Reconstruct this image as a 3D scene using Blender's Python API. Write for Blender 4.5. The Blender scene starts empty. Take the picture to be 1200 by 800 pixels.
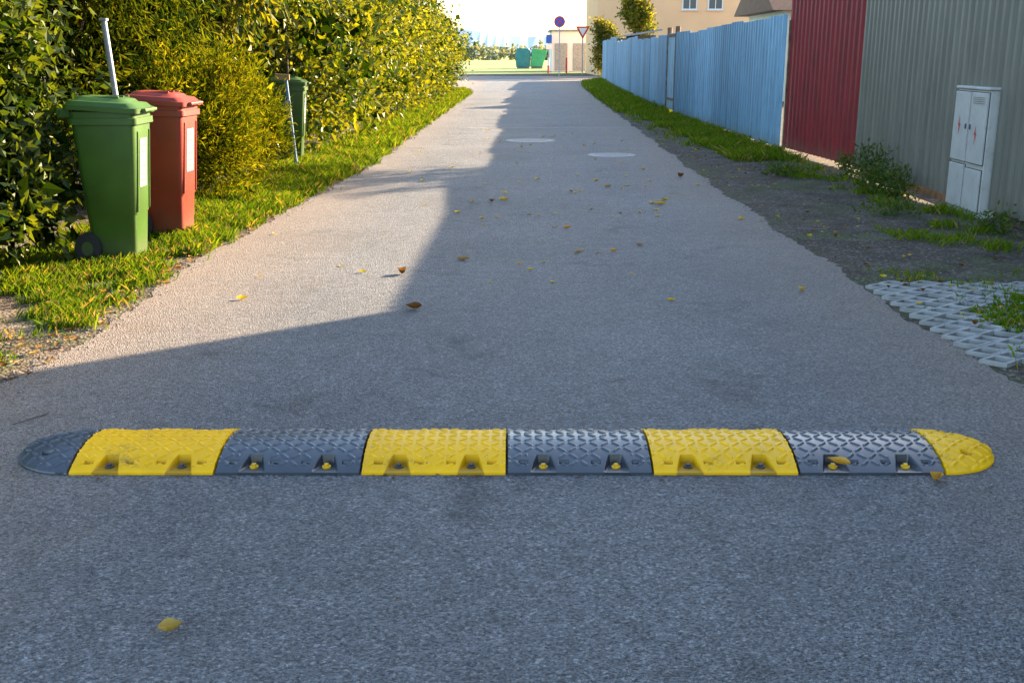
import bpy, bmesh, math, random
import numpy as np
from mathutils import Vector, Matrix
R=random.Random(7); rng=np.random.default_rng(11)
sc=bpy.context.scene
col=sc.collection
# ---------------------------------------------------------------- helpers
def link(o,parent=None):
    col.objects.link(o)
    if parent: o.parent=parent
    return o
def empty(name,loc=(0,0,0),rz=0,scale=1,sxy=1):
    e=bpy.data.objects.new(name,None); e.location=loc; e.rotation_euler=(0,0,rz); e.empty_display_size=.2
    e.scale=(sxy,sxy,scale)
    return link(e)
def np_mesh(name,v,f,mat,cols=None,parent=None,smooth=False,sharp=None):
    v=np.asarray(v,dtype=np.float32); f=np.asarray(f,dtype=np.int32)
    me=bpy.data.meshes.new(name)
    k=f.shape[1]
    me.vertices.add(len(v)); me.vertices.foreach_set('co',v.ravel())
    me.loops.add(f.size); me.loops.foreach_set('vertex_index',f.ravel())
    me.polygons.add(len(f)); me.polygons.foreach_set('loop_start',np.arange(0,f.size,k,dtype=np.int32))
    me.polygons.foreach_set('loop_total',np.full(len(f),k,dtype=np.int32))
    me.update(calc_edges=True)
    me.polygons.foreach_set('use_smooth',np.full(len(f),smooth,dtype=bool))
    if cols is not None:
        a=me.color_attributes.new('Col','FLOAT_COLOR','POINT')
        c=np.ones((len(v),4),dtype=np.float32); c[:,:3]=cols
        a.data.foreach_set('color',c.ravel())
    me.materials.append(mat)
    if sharp: me.set_sharp_from_angle(angle=math.radians(sharp))
    return link(bpy.data.objects.new(name,me),parent)
def py_mesh(name,v,f,mat,parent=None,smooth=False,sharp=None,bevel=0):
    me=bpy.data.meshes.new(name); me.from_pydata(v,[],f); me.update()
    me.materials.append(mat)
    if smooth:
        for p in me.polygons: p.use_smooth=True
        if sharp: me.set_sharp_from_angle(angle=math.radians(sharp))
    o=link(bpy.data.objects.new(name,me),parent)
    if bevel:
        m=o.modifiers.new('b','BEVEL'); m.width=bevel; m.segments=2
    return o
def box(name,c,s,mat,parent=None,bevel=0,rot=None):
    x,y,z=[a/2 for a in s]
    v=[(i*x,j*y,k*z) for i in(-1,1) for j in(-1,1) for k in(-1,1)]
    f=[(0,1,3,2),(4,6,7,5),(0,4,5,1),(2,3,7,6),(0,2,6,4),(1,5,7,3)]
    o=py_mesh(name,v,f,mat,parent,bevel=bevel); o.location=c
    if rot: o.rotation_euler=rot
    return o
def tube(name,pts,rad,mat,parent=None,n=10,cap=True):
    v=[];f=[]
    P=[Vector(p) for p in pts]
    for i,p in enumerate(P):
        d=(P[min(i+1,len(P)-1)]-P[max(i-1,0)]).normalized()
        a=d.orthogonal().normalized() if abs(d.z)<.9 else Vector((1,0,0))
        a=(a-d*a.dot(d)).normalized(); b=d.cross(a)
        r=rad[i] if hasattr(rad,'__len__') else rad
        for k in range(n):
            t=2*math.pi*k/n; v.append(tuple(p+a*math.cos(t)*r+b*math.sin(t)*r))
    for i in range(len(P)-1):
        for k in range(n):
            f.append((i*n+k,i*n+(k+1)%n,(i+1)*n+(k+1)%n,(i+1)*n+k))
    if cap:
        f.append(tuple(range(n))[::-1]); f.append(tuple((len(P)-1)*n+k for k in range(n)))
    return py_mesh(name,v,f,mat,parent,smooth=True,sharp=50)
def loft(name,rings,mat,parent=None,cap=True):
    v=[];f=[];seg=4
    for cx,cy,z,sx,sy,r in rings:
        for q,(ax,ay) in enumerate([(1,1),(-1,1),(-1,-1),(1,-1)]):
            for s in range(seg+1):
                t=math.pi/2*(q+s/seg)
                v.append((cx+ax*(sx/2-r)+r*math.cos(t),cy+ay*(sy/2-r)+r*math.sin(t),z))
    n=4*(seg+1)
    for i in range(len(rings)-1):
        for k in range(n): f.append((i*n+k,i*n+(k+1)%n,(i+1)*n+(k+1)%n,(i+1)*n+k))
    if cap:
        f.append(tuple(range(n))[::-1]); f.append(tuple((len(rings)-1)*n+k for k in range(n)))
    return py_mesh(name,v,f,mat,parent,smooth=True,sharp=35)
# ---------------------------------------------------------------- materials
class NT:
    def __init__(s,name):
        s.m=bpy.data.materials.new(name); s.m.use_nodes=True
        s.t=s.m.node_tree; s.n=s.t.nodes; s.n.clear()
        s.out=s.n.new('ShaderNodeOutputMaterial'); s.geo=s.n.new('ShaderNodeNewGeometry')
        s.pos=s.geo.outputs['Position']
    def l(s,a,b): s.t.links.new(a,b)
    def noise(s,scale,detail=4,rough=.55,vec=None,dist=0):
        n=s.n.new('ShaderNodeTexNoise'); n.inputs['Scale'].default_value=scale; n.inputs['Detail'].default_value=detail
        n.inputs['Roughness'].default_value=rough; n.inputs['Distortion'].default_value=dist
        s.l(vec or s.pos,n.inputs['Vector']); return n.outputs['Fac']
    def stretch(s,sx,sy,sz):
        n=s.n.new('ShaderNodeVectorMath'); n.operation='MULTIPLY'; n.inputs[1].default_value=(sx,sy,sz)
        s.l(s.pos,n.inputs[0]); return n.outputs[0]
    def vor(s,scale,out='Color',feature='F1'):
        n=s.n.new('ShaderNodeTexVoronoi'); n.feature=feature; n.inputs['Scale'].default_value=scale; s.l(s.pos,n.inputs['Vector'])
        return n.outputs[out]
    def ramp(s,fac,stops):
        n=s.n.new('ShaderNodeValToRGB'); e=n.color_ramp.elements
        while len(e)<len(stops): e.new(.5)
        for i,(p,c) in enumerate(stops):
            e[i].position=p; e[i].color=(c,c,c,1) if not hasattr(c,'__len__') else (*c,1)
        s.l(fac,n.inputs['Fac']); return n.outputs['Color']
    def mix(s,fac,a,b,mode='MIX'):
        n=s.n.new('ShaderNodeMix'); n.data_type='RGBA'; n.blend_type=mode
        for idx,val in ((0,fac),(6,a),(7,b)):
            sock=n.inputs[idx]
            if isinstance(val,bpy.types.NodeSocket): s.l(val,sock)
            elif hasattr(val,'__len__'): sock.default_value=(*val,1)
            else: sock.default_value=val if idx==0 else (val,val,val,1)
        return n.outputs[2]
    def math(s,op,a,b=0):
        n=s.n.new('ShaderNodeMath'); n.operation=op
        for i,val in enumerate((a,b)):
            if isinstance(val,bpy.types.NodeSocket): s.l(val,n.inputs[i])
            else: n.inputs[i].default_value=val
        return n.outputs[0]
    def xyz(s):
        n=s.n.new('ShaderNodeSeparateXYZ'); s.l(s.pos,n.inputs[0]); return n.outputs
    def attr(s,name='Col'):
        n=s.n.new('ShaderNodeAttribute'); n.attribute_name=name; return n.outputs['Color']
    def bump(s,h,strength=.5,dist=.01):
        n=s.n.new('ShaderNodeBump'); n.inputs['Strength'].default_value=strength; n.inputs['Distance'].default_value=dist
        s.l(h,n.inputs['Height']); return n.outputs[0]
    def fin(s,c,rough=.8,bump=None,metal=0,spec=.5):
        p=s.n.new('ShaderNodeBsdfPrincipled')
        if isinstance(c,bpy.types.NodeSocket): s.l(c,p.inputs['Base Color'])
        else: p.inputs['Base Color'].default_value=(*c,1)
        if isinstance(rough,bpy.types.NodeSocket): s.l(rough,p.inputs['Roughness'])
        else: p.inputs['Roughness'].default_value=rough
        p.inputs['Metallic'].default_value=metal; p.inputs['Specular IOR Level'].default_value=spec
        if bump: s.l(bump,p.inputs['Normal'])
        s.l(p.outputs[0],s.out.inputs[0]); s.p=p; return s.m
def simple(name,c,rough=.6,var=.25,scale=6,metal=0,bs=.15,dirt=None):
    t=NT(name); n=t.noise(scale,4)
    d=tuple(x*(1-var) for x in c); b=tuple(min(1,x*(1+var)) for x in c)
    cc=t.ramp(n,[(.3,d),(.7,b)])
    if dirt:
        cc=t.mix(t.ramp(t.noise(scale*2.7,6,.7),[(.52,0),(.72,.7)]),cc,dirt)
    return t.fin(cc,rough,t.bump(t.noise(scale*8,2),bs,.004),metal)
def asphalt():
    t=NT('asphalt')
    sep=t.n.new('ShaderNodeSeparateColor'); t.l(t.vor(140),sep.inputs[0])
    c=t.ramp(sep.outputs[0],[(0,(.07,.073,.08)),(.3,(.12,.123,.13)),(.85,(.172,.172,.176)),(1,(.28,.275,.265))])
    gn=t.noise(85,2,.7)
    grain=t.ramp(gn,[(.36,.5),(.5,1),(.68,1.35)])
    c=t.mix(1,c,grain,'MULTIPLY')
    big=t.ramp(t.noise(.55,4,.65),[(.3,.8),(.7,1.2)])
    c=t.mix(1,c,big,'MULTIPLY')
    mid=t.ramp(t.noise(9,4,.75),[(.3,.8),(.7,1.16)])
    c=t.mix(1,c,mid,'MULTIPLY')
    stain=t.ramp(t.noise(1.7,5,.75,dist=.4),[(.31,.5),(.42,1)])
    c=t.mix(1,c,stain,'MULTIPLY')
    ax=t.math('ABSOLUTE',t.math('ADD',t.xyz()[0],-.05))
    e=t.math('ADD',ax,t.math('MULTIPLY',t.noise(2.5,4,.7),.7))
    c=t.mix(t.ramp(t.math('DIVIDE',e,3),[(.5,0),(.9,.7)]),c,t.mix(1,grain,(.29,.21,.15),'MULTIPLY'))
    h=t.math('ADD',t.math('MULTIPLY',t.vor(140,'Distance'),-.8),t.math('MULTIPLY',gn,1.6))
    return t.fin(c,.7,t.bump(h,1.0,.011),spec=.5)
M_asph=asphalt()
def ground_m():
    t=NT('ground'); n=t.noise(3,6,.65)
    soil=t.ramp(n,[(.3,(.075,.053,.036)),(.55,(.14,.105,.075)),(.72,(.2,.165,.125))])
    pb=t.n.new('ShaderNodeSeparateColor'); t.l(t.vor(55),pb.inputs[0])
    soil=t.mix(1,soil,t.ramp(pb.outputs[0],[(0,.6),(.75,1.1),(1,2.0)]),'MULTIPLY')
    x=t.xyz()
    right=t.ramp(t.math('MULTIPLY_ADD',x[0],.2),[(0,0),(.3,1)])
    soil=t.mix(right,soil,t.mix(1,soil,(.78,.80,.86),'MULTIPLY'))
    gr=t.ramp(t.noise(1.3,4,.6),[(.3,(.05,.085,.02)),(.7,(.1,.15,.035))])
    c=t.mix(t.ramp(t.noise(1.1,5,.7),[(.5,0),(.62,.5)]),soil,gr)
    far=t.ramp(t.math('DIVIDE',x[1],100),[(.82,0),(.86,1)])
    fc=t.ramp(t.noise(.05,4),[(.35,(.16,.22,.07)),(.65,(.27,.31,.13))])
    c=t.mix(far,c,fc)
    h=t.math('ADD',t.noise(25,4,.7),t.math('MULTIPLY',t.vor(55,'Distance'),-.6))
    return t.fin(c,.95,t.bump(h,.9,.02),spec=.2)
M_ground=ground_m()
def leaf_m(name,trans=.4,gloss=0.):
    t=NT(name); c=t.attr()
    p=t.n.new('ShaderNodeBsdfDiffuse'); t.l(c,p.inputs['Color'])
    tr=t.n.new('ShaderNodeBsdfTranslucent'); t.l(t.mix(1,c,(1.9,1.5,.4),'MULTIPLY'),tr.inputs[0])
    m=t.n.new('ShaderNodeMixShader'); m.inputs[0].default_value=trans
    t.l(p.outputs[0],m.inputs[1]); t.l(tr.outputs[0],m.inputs[2])
    last=m
    if gloss:
        g=t.n.new('ShaderNodeBsdfGlossy'); g.inputs['Roughness'].default_value=.42; g.inputs['Color'].default_value=(.9,.9,.75,1)
        last=t.n.new('ShaderNodeMixShader'); last.inputs[0].default_value=gloss
        t.l(m.outputs[0],last.inputs[1]); t.l(g.outputs[0],last.inputs[2])
    t.l(last.outputs[0],t.out.inputs[0]); return t.m
M_leaf=leaf_m('foliage',.45,.025); M_needle=leaf_m('needles',.35); M_grass=leaf_m('grass_blades',.45)
M_dry=leaf_m('dry_leaf',.2)
M_bark=simple('bark',(.09,.065,.045),.9,.4,14,bs=.8)
M_conc=simple('concrete',(.33,.32,.3),.9,.25,9,bs=.5)
M_steel=simple('galvanised_steel',(.3,.35,.38),.5,.15,12,metal=.5)
def painted(name,c,dirt,rough=.45,use_attr=False,amt=.8,lo=.5,hi=.72):
    t=NT(name); base=t.attr() if use_attr else c
    v=t.ramp(t.noise(1,4,.6,vec=t.stretch(9,9,1.1)),[(.3,.72),(.7,1.14)])
    cc=t.mix(1,base,v,'MULTIPLY')
    cc=t.mix(t.ramp(t.noise(1,6,.7,vec=t.stretch(7,7,2)),[(lo,0),(hi,amt)]),cc,dirt)
    low=t.ramp(t.math('ADD',t.xyz()[2],t.math('MULTIPLY',t.noise(5,4),.35)),[(.14,.6),(.42,0)])
    cc=t.mix(low,cc,(.13,.1,.07))
    return t.fin(cc,rough,t.bump(t.noise(20,2),.12,.004))
M_blue=painted('blue_painted_sheet',None,(.2,.19,.18),.5,True,.55,.56,.76)
M_red=painted('red_sheet',(.27,.007,.014),(.1,.005,.008),.55)
M_grey=painted('grey_sheet',(.18,.175,.14),(.13,.13,.11),.5,False,.5)
def rubber(name,c,dirt,rough,lo,hi,amt,groove,spec=.5):
    t=NT(name)
    cc=t.mix(1,c,t.ramp(t.noise(12,4),[(.3,.9),(.7,1.06)]),'MULTIPLY')
    cc=t.mix(1,cc,t.attr(),'MULTIPLY') if groove else cc
    cc=t.mix(t.ramp(t.noise(26,7,.75),[(lo,0),(hi,amt)]),cc,dirt)
    cc=t.mix(t.ramp(t.noise(5,7,.8),[(.58,0),(.68,amt*.7)]),cc,dirt)
    return t.fin(cc,rough,t.bump(t.noise(150,2),.2,.002),spec=spec)
M_yel=rubber('yellow_rubber',(1.0,.52,.0),(.14,.1,.05),.45,.62,.73,.85,True,.25)
M_blk=rubber('black_rubber',(.052,.06,.073),(.17,.16,.15),.3,.58,.74,.4,True,.75)
M_yb=rubber('yellow_bolt',(.8,.45,.005),(.14,.1,.05),.5,.5,.7,.6,False); M_kb=rubber('dark_bolt',(.05,.05,.055),(.15,.1,.07),.5,.5,.7,.6,False)
# ---------------------------------------------------------------- world, sun, camera
EL=19.5; AZ=52
w=bpy.data.worlds.new("World"); sc.world=w; w.use_nodes=True
wn=w.node_tree; bg=wn.nodes['Background']
sky=wn.nodes.new('ShaderNodeTexSky'); sky.sky_type='NISHITA'; sky.sun_disc=False
sky.sun_elevation=math.radians(EL); sky.sun_rotation=math.radians(AZ); sky.air_density=1.1; sky.dust_density=1.7; sky.ozone_density=1.7
wn.links.new(sky.outputs[0],bg.inputs[0]); bg.inputs[1].default_value=.6
sd=bpy.data.lights.new('sun','SUN'); sd.energy=27; sd.angle=math.radians(.5); sd.color=(1,.78,.53)
so=link(bpy.data.objects.new('sun',sd)); so.location=(20,20,15)
ce=math.cos(math.radians(EL)); 
so.rotation_euler=Vector((-ce*math.sin(math.radians(AZ)),-ce*math.cos(math.radians(AZ)),-math.sin(math.radians(EL)))).to_track_quat('-Z','Y').to_euler()
cd=bpy.data.cameras.new('camera'); cam=link(bpy.data.objects.new('camera',cd))
cam.location=(0,0,1.385); cam.rotation_euler=(math.radians(75),0,0); cd.lens=37.5; cd.sensor_width=36; cd.clip_end=5000; cd.clip_start=.05
sc.camera=cam
sc.view_settings.view_transform='Standard'; sc.view_settings.look='None'; sc.view_settings.exposure=0
# ---------------------------------------------------------------- ground + road
g=[(-1500,-300,0),(1500,-300,0),(1500,2500,0),(-1500,2500,0)]
py_mesh('ground',g,[(0,1,2,3)],M_ground)
Lp=[(-12,-2.3),(0,-2.25),(4,-2.2),(5,-2.15),(7.5,-2.2),(10,-2.05),(13.9,-1.82),(21.5,-1.72),(41,-1.5),(47,-1.9),(53,-3.2),(58,-6),(62,-11)]
Rp=[(-12,2.25),(4,2.2),(6.6,2.17),(12,2.22),(22.8,2.48),(35,2.75),(52,3.3),(58,3.7),(63,4.8),(65.5,8)]
def edge(y,P): return float(np.interp(y,[p[0] for p in P],[p[1] for p in P]))
v=[];f=[]
ys=list(np.arange(-12,62,.06))
def jig(y,s): return .025*math.sin(y*2.3+s)+.018*math.sin(y*6.1+2*s)+R.uniform(-.022,.022)
for y in ys:
    l=edge(y,Lp)+jig(y,1); r=edge(y,Rp)+jig(y,4)
    v+=[(l,y,.004),(r,y,.004)]
for i in range(len(ys)-1): a=2*i; f.append((a,a+1,a+3,a+2))
y=ys[-1]
o=py_mesh('road',v,f,M_asph)
v=[(-90,ys[-1],.004),(-11,ys[-1],.004),(edge(y,Rp),ys[-1],.004),(9,65,.004),(90,66,.004),(90,76,.004),(-90,76,.004)]
py_mesh('side_road',v,[tuple(range(7))],M_asph)
M_line=simple('road_joint',(.36,.36,.35),.9,.15,20)
py_mesh('pavement_joint',[(-.9,21.4,.008),(2.3,21.45,.008),(2.3,21.5,.008),(-.9,21.45,.008)],[(0,1,2,3)],M_line)
M_iron=simple('cast_iron',(.17,.165,.16),.5,.3,40,bs=.6)
M_ring=simple('manhole_ring',(.36,.35,.33),.9,.2,30,bs=.6)
def manhole(x,y,r):
    e=empty('manhole_cover',(x,y,0)); n=40
    def ring(nm,r0,r1,z0,z1,m):
        v=[];f=[]
        for k in range(n):
            t=2*math.pi*k/n
            v+=[(r0*math.cos(t),r0*math.sin(t),z0),(r1*math.cos(t),r1*math.sin(t),z1)]
        for k in range(n): f.append((2*k,2*k+1,2*((k+1)%n)+1,2*((k+1)%n)))
        py_mesh(nm,v,f,m,e)
    ring('collar',r*.82,r*1.15,.012,.006,M_ring); ring('lid',.01,r*.8,.010,.010,M_iron)
    for k in range(5):
        ring('rib_%d'%k,r*(.12+.13*k),r*(.17+.13*k),.014,.014,M_ring)
manhole(.31,18.2,.36); manhole(1.43,15.5,.3)
# ---------------------------------------------------------------- speed bump
HB=.05; HW=.215; YC=3.608
def bars(x,y):
    c=.0385; i=np.floor(x/c); j=np.floor(y/c)
    lx=x-(i+.5)*c; ly=y-(j+.5)*c
    sgn=np.where((i+j)%2==0,1.,-1.)
    u=(lx+sgn*ly)/math.sqrt(2); w_=(-sgn*lx+ly)/math.sqrt(2)
    du=np.maximum(np.abs(u)-.0125,0); d=np.sqrt(du**2+w_**2)
    return np.clip((.0056-d)/.0025,0,1)
def bump_seg(name,x0,x1,mat,parent,kind=0,bolt=None):
    nx=int(abs(x1-x0)/.0028); ny=156
    X=np.linspace(0,1,nx+1); S=np.linspace(-1,1,ny+1)
    xx,ss=np.meshgrid(X,S,indexing='ij')
    if kind==0:
        wx=x0+xx*(x1-x0); hw=np.full_like(xx,HW); h=np.full_like(xx,HB)
    else:
        th=xx*math.pi/2*.995
        ux=np.sin(th); wx=x0+ux*(x1-x0); hw=HW*np.cos(th); h=HB*np.cos(th)**.9
    yy=ss*hw
    z=h*(1-np.abs(ss)**2.1)+.007
    edgef=np.clip((1-np.abs(ss))*hw/.022,0,1)
    tread=bars(wx,yy)*edgef
    lx=np.abs(wx-x0); d=hw-np.abs(yy)
    rec=np.zeros_like(z)
    if kind==0:
        for cx in (.125,.375):
            half=.048-.026*np.clip(d/.09,0,1)
            q=np.minimum((half-np.abs(lx-cx))/.004,(.09-d)/.004)
            rec=np.maximum(rec,np.clip(q,0,1))
        for cx in (.055,.195,.305,.445):
            q=np.minimum((.016-np.abs(lx-cx))/.003,(.009-np.abs(d-.05))/.003)
            rec=np.maximum(rec,np.clip(q,0,1)*.9)
        tread*=np.where((d<.105)&((np.abs(lx-.125)<.055)|(np.abs(lx-.375)<.055)|(d<.035)),0,1)
    else:
        for cy in (-.1,.1):
            q=(.017-np.sqrt((lx-.11)**2*.5+(yy-cy)**2))/.004
            rec=np.maximum(rec,np.clip(q,0,1)*.8)
    z=z+tread*.005
    z=z*(1-rec)+rec*np.minimum(z,.009)
    z[:,0]=0;z[:,-1]=0
    z[0,:]=0; z[-1,:]=0
    if kind==0:
        wx=wx.copy(); wx[0,:]=wx[1,:]-.0004; wx[-1,:]=wx[-2,:]+.0004*np.sign(x1-x0)
    yy2=yy.copy(); yy2[:,0]=yy[:,1]-.0006; yy2[:,-1]=yy[:,-2]+.0006
    V=np.stack([wx,yy2+YC,z+.0045],-1).reshape(-1,3)
    # wear/grime mask: soil in the recesses, tread tops rubbed by tyres
    near=np.clip(edgef,0,1)
    gr=1-.14*(1-tread)*near*(np.sin(wx*9)*.25+.75)-.5*rec
    if mat is M_blk: gr=.85+.6*tread-.35*rec
    cc=np.stack([gr,gr,gr],-1).reshape(-1,3)
    a=(np.arange(nx)[:,None]*(ny+1)+np.arange(ny)[None,:]).ravel()
    F=np.stack([a,a+ny+1,a+ny+2,a+1],-1)
    if x1<x0: F=F[:,::-1]
    np_mesh(name,V,F,mat,cc,parent=parent,smooth=True,sharp=60)
    if kind==0:
        for i,cx in enumerate((.125,.375)):
            for sg in (-1,1):
                yb=YC+sg*(HW-.05)
                tube('washer',[(x0+cx,yb,.012),(x0+cx,yb,.019)],.0155,bolt,parent,14)
                tube('bolt_head',[(x0+cx,yb,.019),(x0+cx,yb,.027)],.0085,bolt,parent,6)
sb=empty('speed_bump')
xs=[-1.515+.499*i for i in range(7)]
for i in range(6):
    m=M_yel if i%2==0 else M_blk
    bump_seg('module_%d'%i,xs[i]+.0015,xs[i+1]-.0015,m,sb,0,M_kb if i%2==0 else M_yb)
bump_seg('end_cap_black',xs[0]-.001,xs[0]-.24,M_blk,sb,1)
bump_seg('end_cap_yellow',xs[6]+.001,xs[6]+.24,M_yel,sb,1)
# ---------------------------------------------------------------- foliage
def rand_unit(n):
    a=rng.normal(size=(n,3)); return a/np.linalg.norm(a,axis=1)[:,None]
def leafmesh(name,C,L,W,cols,mat,parent=None,droop=0.,outward=None):
    n=len(C); d=rand_unit(n)
    if outward is not None: d=d*.8+outward*.6
    d[:,2]-=droop; d/=np.linalg.norm(d,axis=1)[:,None]
    s=np.cross(d,rand_unit(n)); s/=np.linalg.norm(s,axis=1)[:,None]
    nn=np.cross(d,s)
    L=np.asarray(L).reshape(-1,1)*np.ones((n,1)); W=np.asarray(W).reshape(-1,1)*np.ones((n,1))
    V=np.empty((n,4,3)); V[:,0]=C; V[:,1]=C+d*L*.45+s*W*.5+nn*W*.15; V[:,2]=C+d*L-nn*L*.12; V[:,3]=C+d*L*.45-s*W*.5+nn*W*.15
    F=np.arange(n*4).reshape(n,4)
    return np_mesh(name,V.reshape(-1,3),F,mat,np.repeat(cols,4,axis=0),parent)
def crown(blobs,nsub,nleaf,sig,c0,c1,shell=(.55,1.0),ymin=.06,jit=.14):
    B=np.array(blobs,dtype=float); vol=(B[:,3]*B[:,4]*B[:,5])**(2/3); pr=vol/vol.sum()
    idx=rng.choice(len(B),nsub,p=pr); u=rand_unit(nsub); r=rng.uniform(*shell,size=(nsub,1))
    r=r*(1+jit*rng.normal(size=(nsub,1)))
    sub=B[idx,:3]+u*B[idx,3:]*r
    tone=rng.uniform(0,1,nsub)**1.3
    k=nleaf; C=np.repeat(sub,k,axis=0)+rng.normal(size=(nsub*k,3))*sig
    o=np.repeat(u,k,axis=0); t=np.repeat(tone,k)+rng.normal(size=nsub*k)*.2
    t=np.clip(t,0,1)[:,None]; c=np.array(c0)*(1-t)+np.array(c1)*t
    c=c*rng.uniform(.75,1.25,size=(len(c),1))
    ok=C[:,2]>ymin
    return C[ok],c[ok],o[ok]
def limbs(parent,base,blobs,r0,n=14,nm='trunk'):
    tips=R.sample(list(blobs),min(n,len(blobs)))
    b=Vector(base)
    top=max(q[2] for q in blobs)
    tp=[b,b+Vector((R.uniform(-.1,.1),R.uniform(-.1,.1),top*.35)),b+Vector((R.uniform(-.2,.2),R.uniform(-.2,.2),top*.65)),b+Vector((R.uniform(-.2,.2),R.uniform(-.2,.2),top))]
    tube(nm,tp,[r0,r0*.8,r0*.5,r0*.12],M_bark,parent)
    for i,q in enumerate(tips):
        e=Vector(q[:3])
        if abs(e.y-b.y)<4: s=tp[0].lerp(tp[3],R.uniform(.15,.6))
        else: s=Vector((b.x+R.uniform(-.1,.1),e.y+R.uniform(-.3,.3),0))
        m=s.lerp(e,.5)+Vector((0,0,.12))
        tube('limb_%d'%i,[s,m,e],[r0*.42,r0*.26,r0*.08],M_bark,parent,7)
def plant(name,base,blobs,nsub,nleaf,sig,c0,c1,L,W,mat=M_leaf,droop=0,r0=.06,shell=(.5,1),core=None,nl=10,jit=.14):
    e=empty(name,(0,0,0))
    C,c,o=crown(blobs,nsub,nleaf,sig,c0,c1,shell,jit=jit)
    n=len(C); sz=rng.uniform(.6,1.3,size=n)
    leafmesh('crown',C,L*sz,W*sz,c,mat,e,droop,o)
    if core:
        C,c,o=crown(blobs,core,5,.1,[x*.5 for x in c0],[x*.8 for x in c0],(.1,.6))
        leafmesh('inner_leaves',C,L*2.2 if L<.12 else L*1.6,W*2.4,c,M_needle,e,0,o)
    limbs(e,base,blobs,r0,nl)
    return e
DG=(.016,.04,.006)
bl=[(-3.65,6.4,.7,.62,.7,.75),(-3.5,7.25,1.0,.55,.6,.8),(-3.9,5.5,.8,.7,.7,.85),(-3.85,6.6,1.75,.75,.9,.7),(-4.4,5.6,1.8,.8,.9,.9),(-3.8,7.9,1.9,.55,.7,.7),(-4.5,7.2,2.6,.8,1,.7),(-4.9,5,1.2,.9,1,1.2),(-3.3,6.8,.45,.35,.5,.4),(-3.4,7.2,1.45,.3,.4,.35),(-3.5,6.0,.3,.4,.5,.35),(-3.28,7.3,.5,.25,.3,.45)]
plant('broadleaf_bush',(-4.1,6.6,0),bl,1450,21,.09,DG,(.095,.13,.012),.075,.042,r0=.05,core=450,droop=.2,jit=.18)
bl=[(-4.1,10.2,1.0,.9,1.0,1.0),(-4.3,10.3,2.1,1.0,1.1,.8),(-4.4,10.5,3.1,.8,.9,.8),(-3.5,9.9,2.3,.6,.7,.5),(-3.6,11,1.7,.7,.7,.6),(-4.5,10.5,4.0,.5,.5,.7),(-3.3,10.5,2.8,.5,.6,.4),(-5.0,9.3,2.0,.9,.9,1.4),(-5.4,9,3,.9,.9,.9)]
plant('yew_tree',(-4.3,10.3,0),bl,1400,26,.11,(.014,.036,.006),(.12,.145,.011),.105,.022,M_needle,droop=.5,r0=.09,core=500,jit=.2)
bl=[(-3.0,10.6,.55,.5,.5,.6),(-2.9,10.9,.95,.42,.42,.5),(-3.25,11.2,.7,.5,.6,.7),(-3.3,10.3,.9,.4,.4,.5),(-2.8,11.7,.6,.4,.5,.55)]
plant('golden_shrub',(-3.1,10.9,0),bl,850,28,.06,(.05,.08,.005),(.22,.22,.012),.07,.017,M_needle,droop=-.3,r0=.03,core=250,jit=.2)
bl=[(-4.0,12.8,2.6,1.0,1.1,.7),(-3.3,12.4,3.1,.8,.9,.6),(-4.2,12.5,3.8,1.2,1.3,.9),(-3.5,13.3,2.2,.8,1,.6),(-4.8,13,4.8,1.2,1.2,.9),(-2.9,13.3,3.1,.6,.8,.5),(-3.7,12.0,2.35,.7,.6,.45),(-4.5,13.6,1.3,.8,1,1.2)]
plant('cherry_tree',(-4.2,13,0),bl,1200,17,.13,(.02,.05,.006),(.18,.19,.012),.13,.055,droop=.9,r0=.11,core=350,jit=.22)
bl=[(-3.32,14.0,.7,.35,.4,.75),(-3.25,14.3,1.25,.3,.4,.35)]
y=15.5
while y<43:
    hgt=3.0+R.uniform(-.3,.4) if y<34 else 3.0-(y-34)*.1
    xo=-3.05+.012*(y-14) 
    bl.append((xo+R.uniform(-.25,.12),y,.75,.85,.8,.8))
    bl.append((xo+.0+R.uniform(-.25,.12),y+.3,1.65,1.0+R.uniform(-.15,.1),.9,.85))
    bl.append((xo-.15+R.uniform(-.25,.2),y,hgt-.75,.95,.95,.85))
    if R.random()<.5: bl.append((xo+.1,y,hgt-.1,.35,.45,.55))
    if R.random()<.6: bl.append((xo+R.uniform(.55,.85),y+R.uniform(-.4,.4),R.uniform(.8,2.5),.32,.35,.35))
    bl.append((xo-1.3,y,1.8,1,1,1.7))
    y+=1.0
plant('hornbeam_hedge',(-3.2,20,0),bl,5200,14,.13,(.018,.046,.005),(.17,.19,.012),.12,.075,r0=.07,core=1100,nl=30,shell=(.62,1.04),jit=.18)
bl=[]
for k in range(26):
    y=3+k*1.7; bl.append((-7.2+R.uniform(-.5,.5),y,2.2+R.uniform(-.3,.6),1.3,1.4,2.3))
plant('tree_row',(-7.2,20,0),bl,1500,11,.2,(.015,.03,.01),(.07,.09,.015),.23,.15,r0=.12,nl=20)
bl=[(7.6,19.6,3.9,.9,.5,.35),(7.9,20.4,4.7,1.0,.8,.5),(7.3,18.9,3.4,.7,.35,.25),(8.3,19.4,4.4,.8,.8,.5)]
plant('streak_shade_tree',(7.9,19.9,0),bl,130,20,.12,(.05,.08,.015),(.16,.17,.02),.1,.06,r0=.09,nl=8)  # unseen tree added, crown shaped to cast shade streaks across the road
bl=[(5.5,67,1.3,.6,.6,1.0),(5.7,67,2.4,.6,.6,.8),(5.3,67,3.0,.4,.4,.5),(6.1,66.6,2.0,.5,.5,.8)]
plant('young_tree',(5.6,67,0),bl,260,18,.13,(.05,.09,.015),(.2,.17,.02),.17,.11,r0=.06,nl=5)
bl=[(8.0,72,4.0,.9,.9,.8),(7.8,72,4.8,.6,.8,.6),(8.5,72,3.4,.7,.8,.8)]
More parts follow.
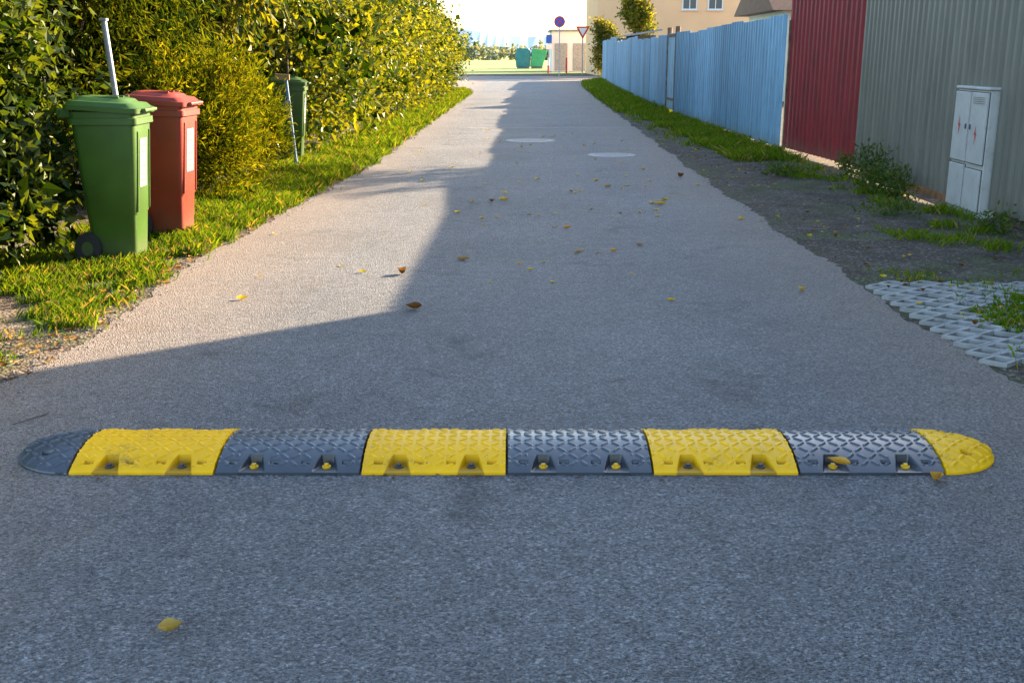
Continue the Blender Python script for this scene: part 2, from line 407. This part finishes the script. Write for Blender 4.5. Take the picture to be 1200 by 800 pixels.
plant('young_tree',(8.0,72,0),bl,260,18,.15,(.08,.12,.015),(.28,.25,.02),.2,.13,r0=.08,nl=5)
# ---------------------------------------------------------------- grass
def blades(P,h,cols,name,wd=.006):
    n=len(P); a=rng.uniform(0,2*math.pi,n); t=np.stack([np.cos(a),np.sin(a),np.zeros(n)],1)
    lean=rng.normal(size=(n,3))*.45; lean[:,2]=0
    h=h.reshape(-1,1); w2=np.asarray(wd).reshape(-1,1)*np.ones((n,1))
    V=np.empty((n,4,3)); V[:,0]=P-t*w2; V[:,1]=P+t*w2
    mid=P+lean*h*.35; mid[:,2]+=h[:,0]*.6; V[:,2]=mid+t*w2*.7
    tip=P+lean*h; tip[:,2]+=h[:,0]; V[:,3]=tip
    F=np.arange(n*4).reshape(n,4)
    return np_mesh(name,V.reshape(-1,3),F,M_grass,np.repeat(cols,4,axis=0))
def vnoise(x,y,s,seed=0):
    return (np.sin(x*s+seed)*np.cos(y*s*.9+seed*2)+.6*np.sin(x*s*2.3+y*s*1.7+seed)+.4*np.cos(x*s*4.1-y*s*3.7+seed*3))/2
def grasszone(zones,seed,k_=1.):
    Ps=[];hs=[];ws=[];cs=[]
    for (x0,x1,y0,y1,dens,hh,th,e) in zones:
        n=int((x1-x0)*(y1-y0)*dens); x=rng.uniform(x0,x1,n); y=rng.uniform(y0,y1,n)
        nz=vnoise(x,y,3.1,seed)+rng.normal(size=n)*.14
        ok=nz>th
        if e=='L': ok&= x<np.interp(y,[p[0] for p in Lp],[p[1] for p in Lp])-.08+.1*vnoise(x,y,5,1)+rng.normal(size=n)*.05
        if e=='R': ok&= x>np.interp(y,[p[0] for p in Rp],[p[1] for p in Rp])+.12+.18*vnoise(x,y,4,2)+rng.normal(size=n)*.06
        x=x[ok];y=y[ok];nz=nz[ok]
        P=np.stack([x,y,np.zeros_like(x)],1); Ps.append(P); k=len(x)
        hs.append(hh*rng.uniform(.4,1.35,k)*(1+.4*np.clip(nz,-1,1))); ws.append(np.clip(.0022+.00035*y,0,.015))
        t=np.clip(rng.uniform(0,1,k)*.7+.3*nz,0,1)[:,None]
        c=(np.array((.05,.12,.01))*(1-t)+np.array((.17,.26,.02))*t)*k_
        dry=rng.uniform(size=k)<.12; c[dry]=np.array((.28,.22,.09))*k_; cs.append(c)
    return np.concatenate(Ps),np.concatenate(hs),np.concatenate(cs),np.concatenate(ws)
P,h,c,wd=grasszone([(-3.5,-2.1,5.4,7.5,6500,.055,-.1,'L'),(-3.5,-2.0,7.5,11,4800,.07,-.5,'L'),(-3.0,-1.6,11,16,3500,.085,-.75,'L'),(-2.8,-1.4,16,45,1200,.11,-.9,'L'),(-2.9,-2.25,4.3,5.3,4500,.045,.0,'L')],1.3,.72)
blades(P,h,c,'grass_verge',wd)
P,h,c,wd=grasszone([(2.3,5.2,27,64,420,.14,-.6,'R'),(3.0,3.95,14.5,27,1800,.085,-.15,'R'),(2.6,3.4,17,27,900,.07,.4,'R'),(3.2,3.95,11,15,1300,.055,0.2,'R'),(3.5,4.05,7,11.5,1800,.055,0.2,'R'),(3.0,3.9,6.4,9,1800,.04,.35,'R'),(2.55,3.7,5.25,6.1,5200,.045,-.2,'R'),(2.3,3.6,4.6,7,1200,.035,.2,'R'),(-8,-3,46,60,120,.15,-2,'L'),(4,9,57,63,150,.14,-2,'R')],4.1)
blades(P,h,c,'grass_verge',wd)
bl=[(3.8,11.0,.13,.2,.35,.18),(3.85,10.6,.12,.15,.2,.14),(3.9,11.7,.2,.15,.3,.25),(3.95,12.6,.12,.12,.3,.15),(3.9,8.5,.06,.12,.3,.08),(3.4,9.6,.03,.3,.3,.05),(3.2,12.8,.03,.3,.5,.05)]
C,cc,o=crown(bl,230,12,.05,(.03,.07,.012),(.1,.16,.03),(.2,1),.01)
leafmesh('weeds',C,.055,.022,cc,M_leaf,None,-.3,o)
# ---------------------------------------------------------------- leaf litter
def flat_leaves(name,items,mat=M_dry):
    V=[];F=[];Cc=[]
    for (x,y,z,s,ang,curl,c) in items:
        b=len(V); ca,sa=math.cos(ang),math.sin(ang)
        prof=[(0,0),(.15,.16),(.35,.3),(.55,.31),(.75,.2),(.9,.09),(1,0)]
        for (t,wv) in prof:
            for sgn in (-1,0,1):
                lx=(t-.5)*s; ly=sgn*wv*s*(.9 if sgn<0 else 1.05)
                lz=curl*s*(abs(sgn)*wv*1.1+.5*(t-.5)**2*2)+.002
                lx+=R.uniform(-.02,.02)*s; ly+=R.uniform(-.02,.02)*s
                V.append((x+lx*ca-ly*sa,y+lx*sa+ly*ca,z+max(lz,0.001)))
                k=R.uniform(.8,1.2)*(0.7 if sgn==0 else 1); Cc.append((c[0]*k,c[1]*k,c[2]*k))
        for i in range(6):
            a=b+3*i; F+=[(a,a+1,a+4,a+3),(a+1,a+2,a+5,a+4)]
        a=len(V); 
        for lx,wv in ((-.5,.012),(-.8,.012)):
            for sg in(-1,1):
                X=lx*s; Y=sg*wv*s; V.append((x+X*ca-Y*sa,y+X*sa+Y*ca,z+.004+ (0 if lx>-.6 else .1*s*curl))); Cc.append((c[0]*.6,c[1]*.6,c[2]*.6))
        F.append((a,a+1,a+3,a+2))
    return np_mesh(name,V,F,mat,np.array(Cc))
cy=(.66,.48,.05); cb=(.16,.08,.03); cg=(.46,.4,.06); co=(.62,.33,.05); ct=(.36,.25,.12)
L0=[(-.847,2.37,.062,.5,1.2,(.48,.34,.1)),(-1.58,6.1,.07,.4,.8,cy),(-.72,6.85,.09,2.2,1.4,cb),(-.553,5.86,.1,2.9,.9,cb),(-.34,7.36,.1,.2,.5,ct),(-.49,9.66,.09,1,.5,cy),(-.08,10.55,.11,.3,.6,cy),(-.2,10.4,.09,2,.9,cb),(1.76,6.33,.07,1,1,cy),(.93,6.07,.06,.2,.5,cy),(1.43,10.24,.12,.2,.5,cy),(1.36,10.3,.1,1.2,.5,cy),(1.5,10.5,.1,2.2,.7,cg),(2.0,9.25,.08,.4,.6,cy),(.46,8.77,.08,.4,.6,co),(.48,7.63,.08,.1,.5,ct),(.62,7.6,.05,1.1,.5,ct),(.965,7.95,.07,0,.5,ct),(1.04,11.6,.1,.6,.7,ct),(1.98,12.6,.1,.6,1.4,cb),(-.98,6.9,.06,.3,.7,cg),(.96,12.2,.1,1,.6,cy),(1.43,3.345,.075,.9,.9,co),(.15,2.0,.01,0,0,ct)]
items=[(x,y,.006,s,a,cu,c) for (x,y,s,a,cu,c) in L0]
items.append((1.12,3.42,.034,.085,2.4,.6,co))
for k in range(100):
    y=6.5+R.random()**1.2*16; x=R.gauss(.5,1.0)
    if not -2<x<2.2: continue
    items.append((x,y,.006,R.uniform(.025,.06)*(1 if y<9 else 1.35),R.uniform(0,6.3),R.uniform(.1,.8),R.choice([cy,cy,cy,ct,co,cg,cy])))
for k in range(130):
    items.append((R.uniform(-2.2,2.2),R.uniform(1.8,8),.005,R.uniform(.005,.015),R.uniform(0,6.3),.3,R.choice([ct,cb,cb])))
for k in range(60):
    items.append((R.uniform(-1.8,1.75),YC+R.choice([-1,1])*(HW+abs(R.gauss(0,.02))),.005,R.uniform(.006,.02),R.uniform(0,6.3),.4,R.choice([ct,cb,cb])))
flat_leaves('fallen_leaves',items)
items=[]
for k in range(420):
    y=4.1+R.random()**1.3*9; x=edge(y,Lp)+.03-abs(R.gauss(0,.42))
    items.append((x,y,.006+R.uniform(0,.02),R.uniform(.02,.055),R.uniform(0,6.3),R.uniform(.3,1.2),R.choice([cb,ct,ct,ct,cb,(.4,.28,.07)])))
for k in range(220):
    y=4.6+R.random()*14; x=edge(y,Rp)+.02+abs(R.gauss(0,.6))
    if x<4: items.append((x,y,.006+R.uniform(0,.03),R.uniform(.02,.055),R.uniform(0,6.3),R.uniform(.3,1.4),R.choice([cb,ct,cy,cg])))
flat_leaves('leaf_litter',items)
tw=[(-1.93,3.9,.008),(-1.88,3.95,.014),(-1.85,4.02,.01),(-1.855,4.06,.008)]
tube('twig',tw,[.002,.0025,.002,.0015],M_bark,None,6)
V=[];F=[]
ico=[(0,0,1),(.9,0,.1),(.3,.85,0),(-.7,.5,.1),(-.7,-.5,0),(.3,-.85,.1)]
for k in range(4200):
    y=4.3+R.random()**1.2*16; left=R.random()<.35
    x=(edge(y,Rp)+abs(R.gauss(0,.6))-.07) if not left else edge(y,Lp)-abs(R.gauss(0,.25))+.1
    if x>4: continue
    s=R.uniform(.004,.013); b=len(V); a=R.uniform(0,6.3); ca,sa=math.cos(a),math.sin(a)
    for p in ico:
        q=[p[i]*s*R.uniform(.7,1.2) for i in range(3)]; V.append((x+q[0]*ca-q[1]*sa,y+q[0]*sa+q[1]*ca,.002+max(q[2],0)*.8))
    for i in range(5): F.append((b,b+1+i,b+1+(i+1)%5))
M_grav=simple('gravel_stone',(.17,.15,.13),.9,.5,40)
np_mesh('gravel',V,F,M_grav)
# ---------------------------------------------------------------- grass pavers
V=[];F=[]
ax_,ay_=.1,.075; sh=.72; zt=.02
for i in range(-60,60):
    for j in range(-60,60):
        cx=2.27+(i+j)*ax_; cyy=4.62+(i-j)*ay_
        if not(2.27<=cx<=3.9 and 4.7<=cyy<=6.55): continue
        if cx>2.75 and cyy<5.15: continue
        if cx>2.7 and 5.3<cyy<6.0 and R.random()<.6: continue
        if R.random()<.07: continue
        zz=zt+R.uniform(-.0,.004)-.008*max(0,cx-2.6)
        out=[(ax_,0),(0,ay_),(-ax_,0),(0,-ay_)]
        b=len(V)
        for (dx,dy) in out: V.append((cx+dx*.985,cyy+dy*.985,zz))
        for (dx,dy) in out: V.append((cx+dx*sh,cyy+dy*sh,zz))
        for (dx,dy) in out: V.append((cx+dx*sh,cyy+dy*sh,0))
        for (dx,dy) in out: V.append((cx+dx*.985,cyy+dy*.985,0))
        for q in range(4):
            r=(q+1)%4
            F+=[(b+q,b+r,b+4+r,b+4+q),(b+4+q,b+4+r,b+8+r,b+8+q),(b+q,b+12+q,b+12+r,b+r)]
np_mesh('grass_paver',V,F,M_conc)
# ---------------------------------------------------------------- fences
def corr(name,x0,y0,x1,y1,zb,zt,period,depth,mat,parent,cols=None,jit=0,sheet=.9):
    L=math.hypot(x1-x0,y1-y0); dx,dy=(x1-x0)/L,(y1-y0)/L; nx,ny=-dy,dx
    prof=[(0,0),(.35,0),(.5,1),(.85,1)]
    V=[];Cc=[]; n=int(L/period)
    offs={}
    S=[(i+t,h) for i in range(n) for (t,h) in prof]+[(n,0)]
    for (q,h) in S:
        s=q*L/n; k=int(s/sheet)
        if k not in offs: offs[k]=(R.uniform(-jit,jit),R.uniform(-jit,jit)*.3,R.uniform(0,1))
        oz,on,tn=offs[k]
        px=x0+dx*s+nx*(h*depth+on); py=y0+dy*s+ny*(h*depth+on)
        for z in (zb,(zb+zt)/2,zt+oz):
            V.append((px,py,z))
            if cols: c=[a*(1-tn)+b*tn for a,b in zip(*cols)]; Cc.append(c)
    m=len(V)//3; F=[]
    for i in range(m-1):
        for r in range(2): a=i*3+r; F.append((a,a+3,a+4,a+1))
    return np_mesh(name,V,F,mat,np.array(Cc) if cols else None,parent)
M_wood=simple('weathered_wood',(.16,.12,.085),.85,.35,10,bs=.5)
M_rust=simple('rusty_post',(.15,.09,.06),.8,.5,8)
e=empty('grey_corrugated_fence')
corr('sheets',3.98,1.0,4.26,13.35,.09,2.19,.15,.03,M_grey,e)
box('plinth',(4.2,7.2,.04),(.05,12.2,.08),M_wood,e,rot=(0,0,-.0227))
for y in (2,4.5,7,9.6,12): box('post',(4.07+y*.0227,y,1.05),(.06,.06,2.1),M_rust,e)
e=empty('red_corrugated_fence')
corr('sheets',4.30,13.28,4.11,16.3,.05,2.2,.16,.035,M_red,e)
for y in (13.6,16.1): box('post',(4.36,y,1.05),(.06,.06,2.1),M_rust,e)
for z in (.4,1.8): box('rail',(4.36,14.8,z),(.04,2.7,.06),M_rust,e)
e=empty('blue_corrugated_fence')
blc=((.12,.27,.40),(.22,.43,.60))
segs=[(4.02,16.25,3.98,21.65,1.93),(4.0,21.6,3.92,26.25,1.9),(3.9,27.65,4.05,36.05,1.87),(4.07,36.0,4.5,48.05,1.95),(4.52,48.0,5.2,63,2.15)]
for i,(a,b,c_,d,h_) in enumerate(segs):
    corr('sheets_%d'%i,a,b,c_,d,.05,h_,.19,.035,M_blue,e,blc,.04,.95)
    n=int((d-b)/2.2)+1
    for k in range(n+1):
        s=k/n; box('post',(a+(c_-a)*s+.06,b+(d-b)*s,h_/2-.02),(.05,.05,h_-.06),M_rust,e)
e=empty('blue_gate')
corr('leaf',3.94,26.35,3.92,27.55,.1,1.9,.19,.03,M_blue,e,((.2,.37,.48),(.27,.45,.57)),.0)
for y in (26.27,27.63): tube('post',[(3.93,y,0),(3.93,y,2.05)],.06,M_rust,e)
box('frame_top',(3.89,26.95,1.86),(.03,1.2,.05),M_rust,e); box('frame_low',(3.89,26.95,.35),(.03,1.2,.05),M_rust,e)
# ---------------------------------------------------------------- electrical cabinet
M_cab=simple('cabinet_plastic',(.5,.49,.46),.55,.08,5,dirt=(.38,.36,.3))
M_gap=simple('dark_gap',(.09,.09,.09),.8,.1)
M_redm=simple('red_mark',(.6,.03,.03),.6,.1)
e=empty('electrical_cabinet',(4.165,9.68,0),-.0227,1.03)
box('back_box',(.0,0,.53),(.15,.74,1.06),M_cab,e,.006)
for i,(yy,wd_,z0,z1) in enumerate([(.185,.34,.45,1.04),(-.185,.34,.45,1.04),(.185,.33,.05,.42),(-.185,.33,.05,.40)]):
    box('door_%d'%i,(-.087,yy,(z0+z1)/2),(.024,wd_,z1-z0),M_cab,e,.005)
    box('door_gap_%d'%i,(-.078,yy,(z0+z1)/2),(.008,wd_+.012,z1-z0+.012),M_gap,e)
box('lock_0',(-.103,.05,.75),(.012,.02,.045),M_gap,e,.004)
box('lock_1',(-.103,-.05,.75),(.012,.02,.045),M_gap,e,.004)
for k in range(4): box('louvre_%d'%k,(-.1005,-.185,1.0-.016*k),(.006,.24,.003),M_gap,e)
box('roof',(.0,0,1.075),(.19,.76,.025),M_cab,e,.008)
for (yy,zz) in ((.2,.83),(-.18,.77)):
    v=[(-.1015,yy,zz),(-.1015,yy+.03,zz-.08),(-.1015,yy+.008,zz-.08),(-.1015,yy+.018,zz-.17),(-.1015,yy-.022,zz-.065),(-.1015,yy,zz-.065)]
    py_mesh('warning_mark',v,[(0,1,2,3,4,5)],M_redm,e)
# ---------------------------------------------------------------- bins
M_tyre=simple('tyre',(.03,.03,.03),.8,.1)
M_stk=simple('sticker',(.3,.3,.28),.6,.12,30)
M_ink=simple('sticker_print',(.1,.12,.1),.6,.2,30)
def plastic(name,c):
    t=NT(name); cc=t.mix(1,c,t.ramp(t.noise(4,4,.6),[(.3,.8),(.7,1.1)]),'MULTIPLY')
    cc=t.mix(t.ramp(t.noise(14,6,.7),[(.55,0),(.75,.4)]),cc,tuple(x*.5+.03 for x in c))
    low=t.ramp(t.math('ADD',t.xyz()[2],t.math('MULTIPLY',t.noise(9,4),.25)),[(.1,.6),(.35,0)])
    cc=t.mix(low,cc,(.1,.085,.06))
    return t.fin(cc,.45,t.bump(t.noise(120,2),.12,.002))
M_bg=plastic('green_plastic',(.05,.12,.012)); M_br=plastic('red_plastic',(.28,.035,.018)); M_bg2=plastic('dark_green_plastic',(.04,.09,.012))
def bin_(x,y,m,rz=0,name='wheelie_bin',zs=1.09):
    e=empty(name,(x,y,0),rz,zs,.87)
    loft('body',[(0,0,.03,.31,.31,.045),(0,0,.04,.335,.33,.05),(.0,0,.30,.385,.37,.05),(.003,0,.31,.395,.38,.05),(.015,0,.84,.48,.445,.05),(.015,0,.86,.48,.445,.05),(.015,0,.862,.53,.48,.05),(.015,0,.90,.53,.48,.05),(.015,0,.902,.5,.455,.05),(.015,0,.94,.5,.455,.05)],m,e)
    o=loft('lid',[(.01,0,0,.57,.50,.05),(.01,0,.03,.575,.505,.06),(.01,0,.032,.54,.475,.06),(.0,0,.055,.50,.44,.07),(-.01,0,.058,.42,.36,.07),(-.01,0,.075,.38,.32,.07),(-.01,0,.083,.30,.25,.07)],m,e)
    o.location=(0,0,.942); o.rotation_euler=(0,math.radians(3),0)
    box('lid_lip',(.31,0,.945),(.05,.3,.02),m,e,.006)
    for yy in (-.17,.17): box('handle_arm',(-.285,yy,.93),(.1,.03,.06),m,e,.008)
    tube('handle_bar',[(-.325,-.2,.94),(-.325,.2,.94)],.016,m,e)
    for yy in (-.13,0,.13): box('lid_rib',(-.02,yy,1.022),(.3,.014,.012),m,e,.003)
    for yy in (-.2,.2):
        tube('wheel',[(-.19,yy-.024,.1),(-.19,yy+.024,.1)],.1,M_tyre,e,24)
        tube('hub',[(-.19,yy-.03,.1),(-.19,yy+.03,.1)],.045,m,e,16)
    tube('axle',[(-.19,-.18,.1),(-.19,.18,.1)],.012,M_steel,e)
    sl=(.255-.2005)/.53; tilt=math.atan(sl)
    fx=lambda z: .2005+(z-.31)*sl
    box('sticker',(fx(.62)+.001,0,.62),(.005,.17,.3),M_stk,e,rot=(0,tilt,0))
    for k,zz in enumerate((.73,.69,.6,.55,.51)): box('print_%d'%k,(fx(zz)+.004,0,zz),(.003,.12,.014),M_ink,e,rot=(0,tilt,0))
    for yy in (-.15,.15): box('front_rib',(fx(.57)+.003,yy,.57),(.014,.012,.5),m,e,.003,rot=(0,tilt,0))
    return e
bin_(-2.74,7.4,M_bg,math.radians(2)); bin_(-2.71,8.42,M_br,math.radians(-3)); bin_(-2.96,14.5,M_bg2,math.radians(5))
e=empty('sign_pole'); tube('pole',[(-3.22,9.05,0),(-3.27,9.05,.9),(-3.32,9.05,1.66)],.024,M_steel,e,14)
box('cap',(-3.32,9.05,1.665),(.06,.06,.02),M_steel,e,.004)
M_bluep=simple('blue_paint',(.1,.2,.28),.5,.15); M_board=simple('yellow_board',(.3,.19,.07),.7,.2)
e=empty('marker_post'); tube('post',[(-2.68,13.4,0),(-2.76,13.4,1.1)],.022,M_bluep,e); box('board',(-2.8,13.38,1.13),(.18,.03,.07),M_board,e,.005,rot=(0,.05,0)); box('plate',(-2.745,13.365,.8),(.07,.012,.1),M_stk,e,.002)
# ---------------------------------------------------------------- houses
M_pl=simple('plaster',(.5,.47,.42),.9,.08,3,bs=.3); M_roof=simple('roof_tile',(.16,.08,.06),.8,.3,8,bs=.6); M_win=NT('window_glass').fin((.05,.07,.09),.08); M_wf=simple('window_frame',(.7,.7,.68),.5,.05)
def house(name,x0,x1,y0,y1,h,rh,wall,roof,wins,axis='y',over=.3):
    e=empty(name)
    box('walls',((x0+x1)/2,(y0+y1)/2,h/2),(x1-x0,y1-y0,h),wall,e)
    if axis=='y':
        m=(x0+x1)/2; V=[(x0-over,y0-over,h-.05),(x1+over,y0-over,h-.05),(m,y0-over,h+rh),(x0-over,y1+over,h-.05),(x1+over,y1+over,h-.05),(m,y1+over,h+rh)]
    else:
        m=(y0+y1)/2; V=[(x0-over,y1+over,h-.05),(x0-over,y0-over,h-.05),(x0-over,m,h+rh),(x1+over,y1+over,h-.05),(x1+over,y0-over,h-.05),(x1+over,m,h+rh)]
    py_mesh('roof',V,[(0,1,2),(3,5,4),(0,2,5,3),(1,4,5,2),(0,3,4,1)],roof,e)
    for i,(face,p,z,ww,hh) in enumerate(wins):
        if face=='-y': c=(p,y0-.02,z); s=(ww,.06,hh); s2=(ww-.16,.07,hh-.16); mu=(.05,.08,hh-.16)
        else: c=(x0-.02,p,z); s=(.06,ww,hh); s2=(.07,ww-.16,hh-.16); mu=(.08,.05,hh-.16)
        box('window_frame_%d'%i,c,s,M_wf,e); box('window_glass_%d'%i,c,s2,M_win,e); box('mullion_%d'%i,c,mu,M_wf,e)
        if face=='-y': box('sill_%d'%i,(p,y0-.08,z-hh/2-.03),(ww+.2,.16,.05),M_wf,e)
        else: box('sill_%d'%i,(x0-.08,p,z-hh/2-.03),(.16,ww+.2,.05),M_wf,e)
house('plaster_house',5.25,11.5,-9,10.44,5.2,2.0,M_pl,M_roof,[('-x',8,3.9,1.2,1.2),('-x',3,3.9,1.2,1.2),('-x',-3,3.9,1.2,1.2),('-x',8,1.4,1.2,1.2),('-x',-3,1.4,1.2,1.2)],over=.02)
M_or=simple('peach_render',(.8,.5,.27),.9,.05,.6,bs=.2)
house('apartment_house',6.0,17.0,78,90,8.5,3,M_or,M_roof,[('-y',x,5.1,1.05,1.3) for x in (8.8,12.4,14.2)]+[('-y',x,7.5,1.05,1.2) for x in (8.8,12.4,14.2)]+[('-y',x,2.0,1.15,1.2) for x in (8.8,12.6)],'x')
M_brn=simple('brown_wood',(.14,.07,.04),.8,.3,10)
house('garden_house',8.3,12.5,34,39,2.75,1.4,simple('cream_wall',(.6,.55,.47),.9,.06),M_brn,[('-y',9.3,1.6,.8,.9)],'x',.45)
M_felt=simple('roof_sheet',(.22,.23,.25),.7,.2)
e=empty('lean_to_shed'); box('walls',(6.3,56,1.1),(1.7,3,2.2),M_wood,e); box('roof',(6.25,56,2.42),(2.2,3.6,.08),M_felt,e,rot=(0,math.radians(-9),0)); box('wall_top',(6.5,56,2.27),(1.2,2.6,.15),M_wood,e)
M_wht=simple('white_wall',(.78,.76,.72),.9,.06,.8)
e=empty('warehouse'); box('walls',(7.0,100,1.7),(7.0,6,3.4),M_wht,e); box('roof',(7.0,100,3.48),(7.4,6.4,.16),M_felt,e)
for k in range(4): box('door_%d'%k,(4.3+k*1.6,96.96,1.25),(1.1,.08,2.3),M_conc,e)
M_teal=simple('teal_paint',(.02,.18,.17),.5,.2,2); M_grn=simple('green_paint',(.04,.32,.12),.5,.2,2)
e=empty('recycling_container'); loft('body',[(1.2,120,.15,1.5,1.6,.1),(1.2,120,1.5,1.7,1.8,.1),(1.2,120,2.1,1.3,1.4,.2)],M_teal,e)
box('skid',(1.2,120,.08),(1.3,1.4,.16),M_iron,e)
e=empty('skip_container'); py_mesh('body',[(2.0,119,.2),(3.3,119,.2),(3.8,119,1.9),(2.2,119,2.1),(2.0,121,.2),(3.3,121,.2),(3.8,121,1.9),(2.2,121,2.1)],[(0,1,2,3),(7,6,5,4),(0,4,5,1),(1,5,6,2),(2,6,7,3),(3,7,4,0)],M_grn,e,bevel=.05)
box('skid',(2.7,120,.1),(1.2,1.6,.2),M_iron,e)
# ---------------------------------------------------------------- traffic signs
M_sr=simple('sign_red',(.6,.02,.03),.4,.05); M_sw=simple('sign_white',(.75,.75,.75),.4,.05); M_sb=simple('sign_blue',(.02,.08,.45),.4,.05)
def disc(nm,x,y,z,r,m,e,n=32):
    tube(nm,[(x,y,z),(x,y-.012,z)],r,m,e,n)
e=empty('yield_sign'); X,Y,Z=5.1,80,3.1
tube('pole',[(X,Y+.06,0),(X,Y+.06,3.4)],.04,M_steel,e)
def tri(nm,s,y,m): py_mesh(nm,[(X-s,y,Z+s*.58),(X,y,Z-s*1.15),(X+s,y,Z+s*.58),(X-s,y+.02,Z+s*.58),(X,y+.02,Z-s*1.15),(X+s,y+.02,Z+s*.58)],[(0,1,2),(5,4,3),(0,3,4,1),(1,4,5,2),(2,5,3,0)],m,e)
tri('border',.52,Y,M_sr); tri('face',.31,Y-.03,M_sw)
e=empty('no_stopping_sign'); X2,Y2,Z2=3.25,76,3.6
tube('pole',[(X2,Y2+.06,0),(X2,Y2+.06,3.95)],.035,M_steel,e)
disc('border',X2,Y2,Z2,.38,M_sr,e); disc('face',X2,Y2-.02,Z2,.29,M_sb,e)
for s in(-1,1): box('cross_bar',(X2,Y2-.045-.004*s,Z2),(.56,.008,.06),M_sr,e,rot=(0,s*math.pi/4,0))
e=empty('direction_sign'); tube('pole',[(3.2,96,0),(3.2,96,3.2)],.05,M_steel,e); box('panel',(3.2,95.92,2.75),(.5,.03,.7),M_sb,e,.01); box('panel_low',(3.2,95.92,2.1),(.5,.03,.45),M_sw,e,.01)
for x in (2.9,4.35):
    e=empty('bollard'); tube('lower',[(x,88,0),(x,88,.6)],.07,M_sr,e); tube('upper',[(x,88,.6),(x,88,1.2)],.07,M_sw if x<4 else M_sr,e)
# ---------------------------------------------------------------- distant hills
M_hill=simple('hills_haze_tint',(.55,.63,.7),1,.04,.01)  # distance haze is put into the pale blue base colour
V=[];F=[];n=160
for i in range(n+1):
    x=-900+1800*i/n; h=26+7*math.sin(i*.11)+3*math.sin(i*.37)+R.uniform(0,1.5)
    V+=[(x,1500,-1),(x,1560,h)]
for i in range(n): F.append((2*i,2*i+2,2*i+3,2*i+1))
py_mesh('hills',V,F,M_hill)
bl=[]
for k in range(90): 
    x=-160+k*3.6+R.uniform(-1,1); bl.append((x,330+R.uniform(-5,5),2.0,3.2,2.5,2.0+R.uniform(0,1.2)))
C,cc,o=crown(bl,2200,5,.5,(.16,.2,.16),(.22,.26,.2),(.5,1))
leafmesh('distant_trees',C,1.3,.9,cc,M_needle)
print('done')
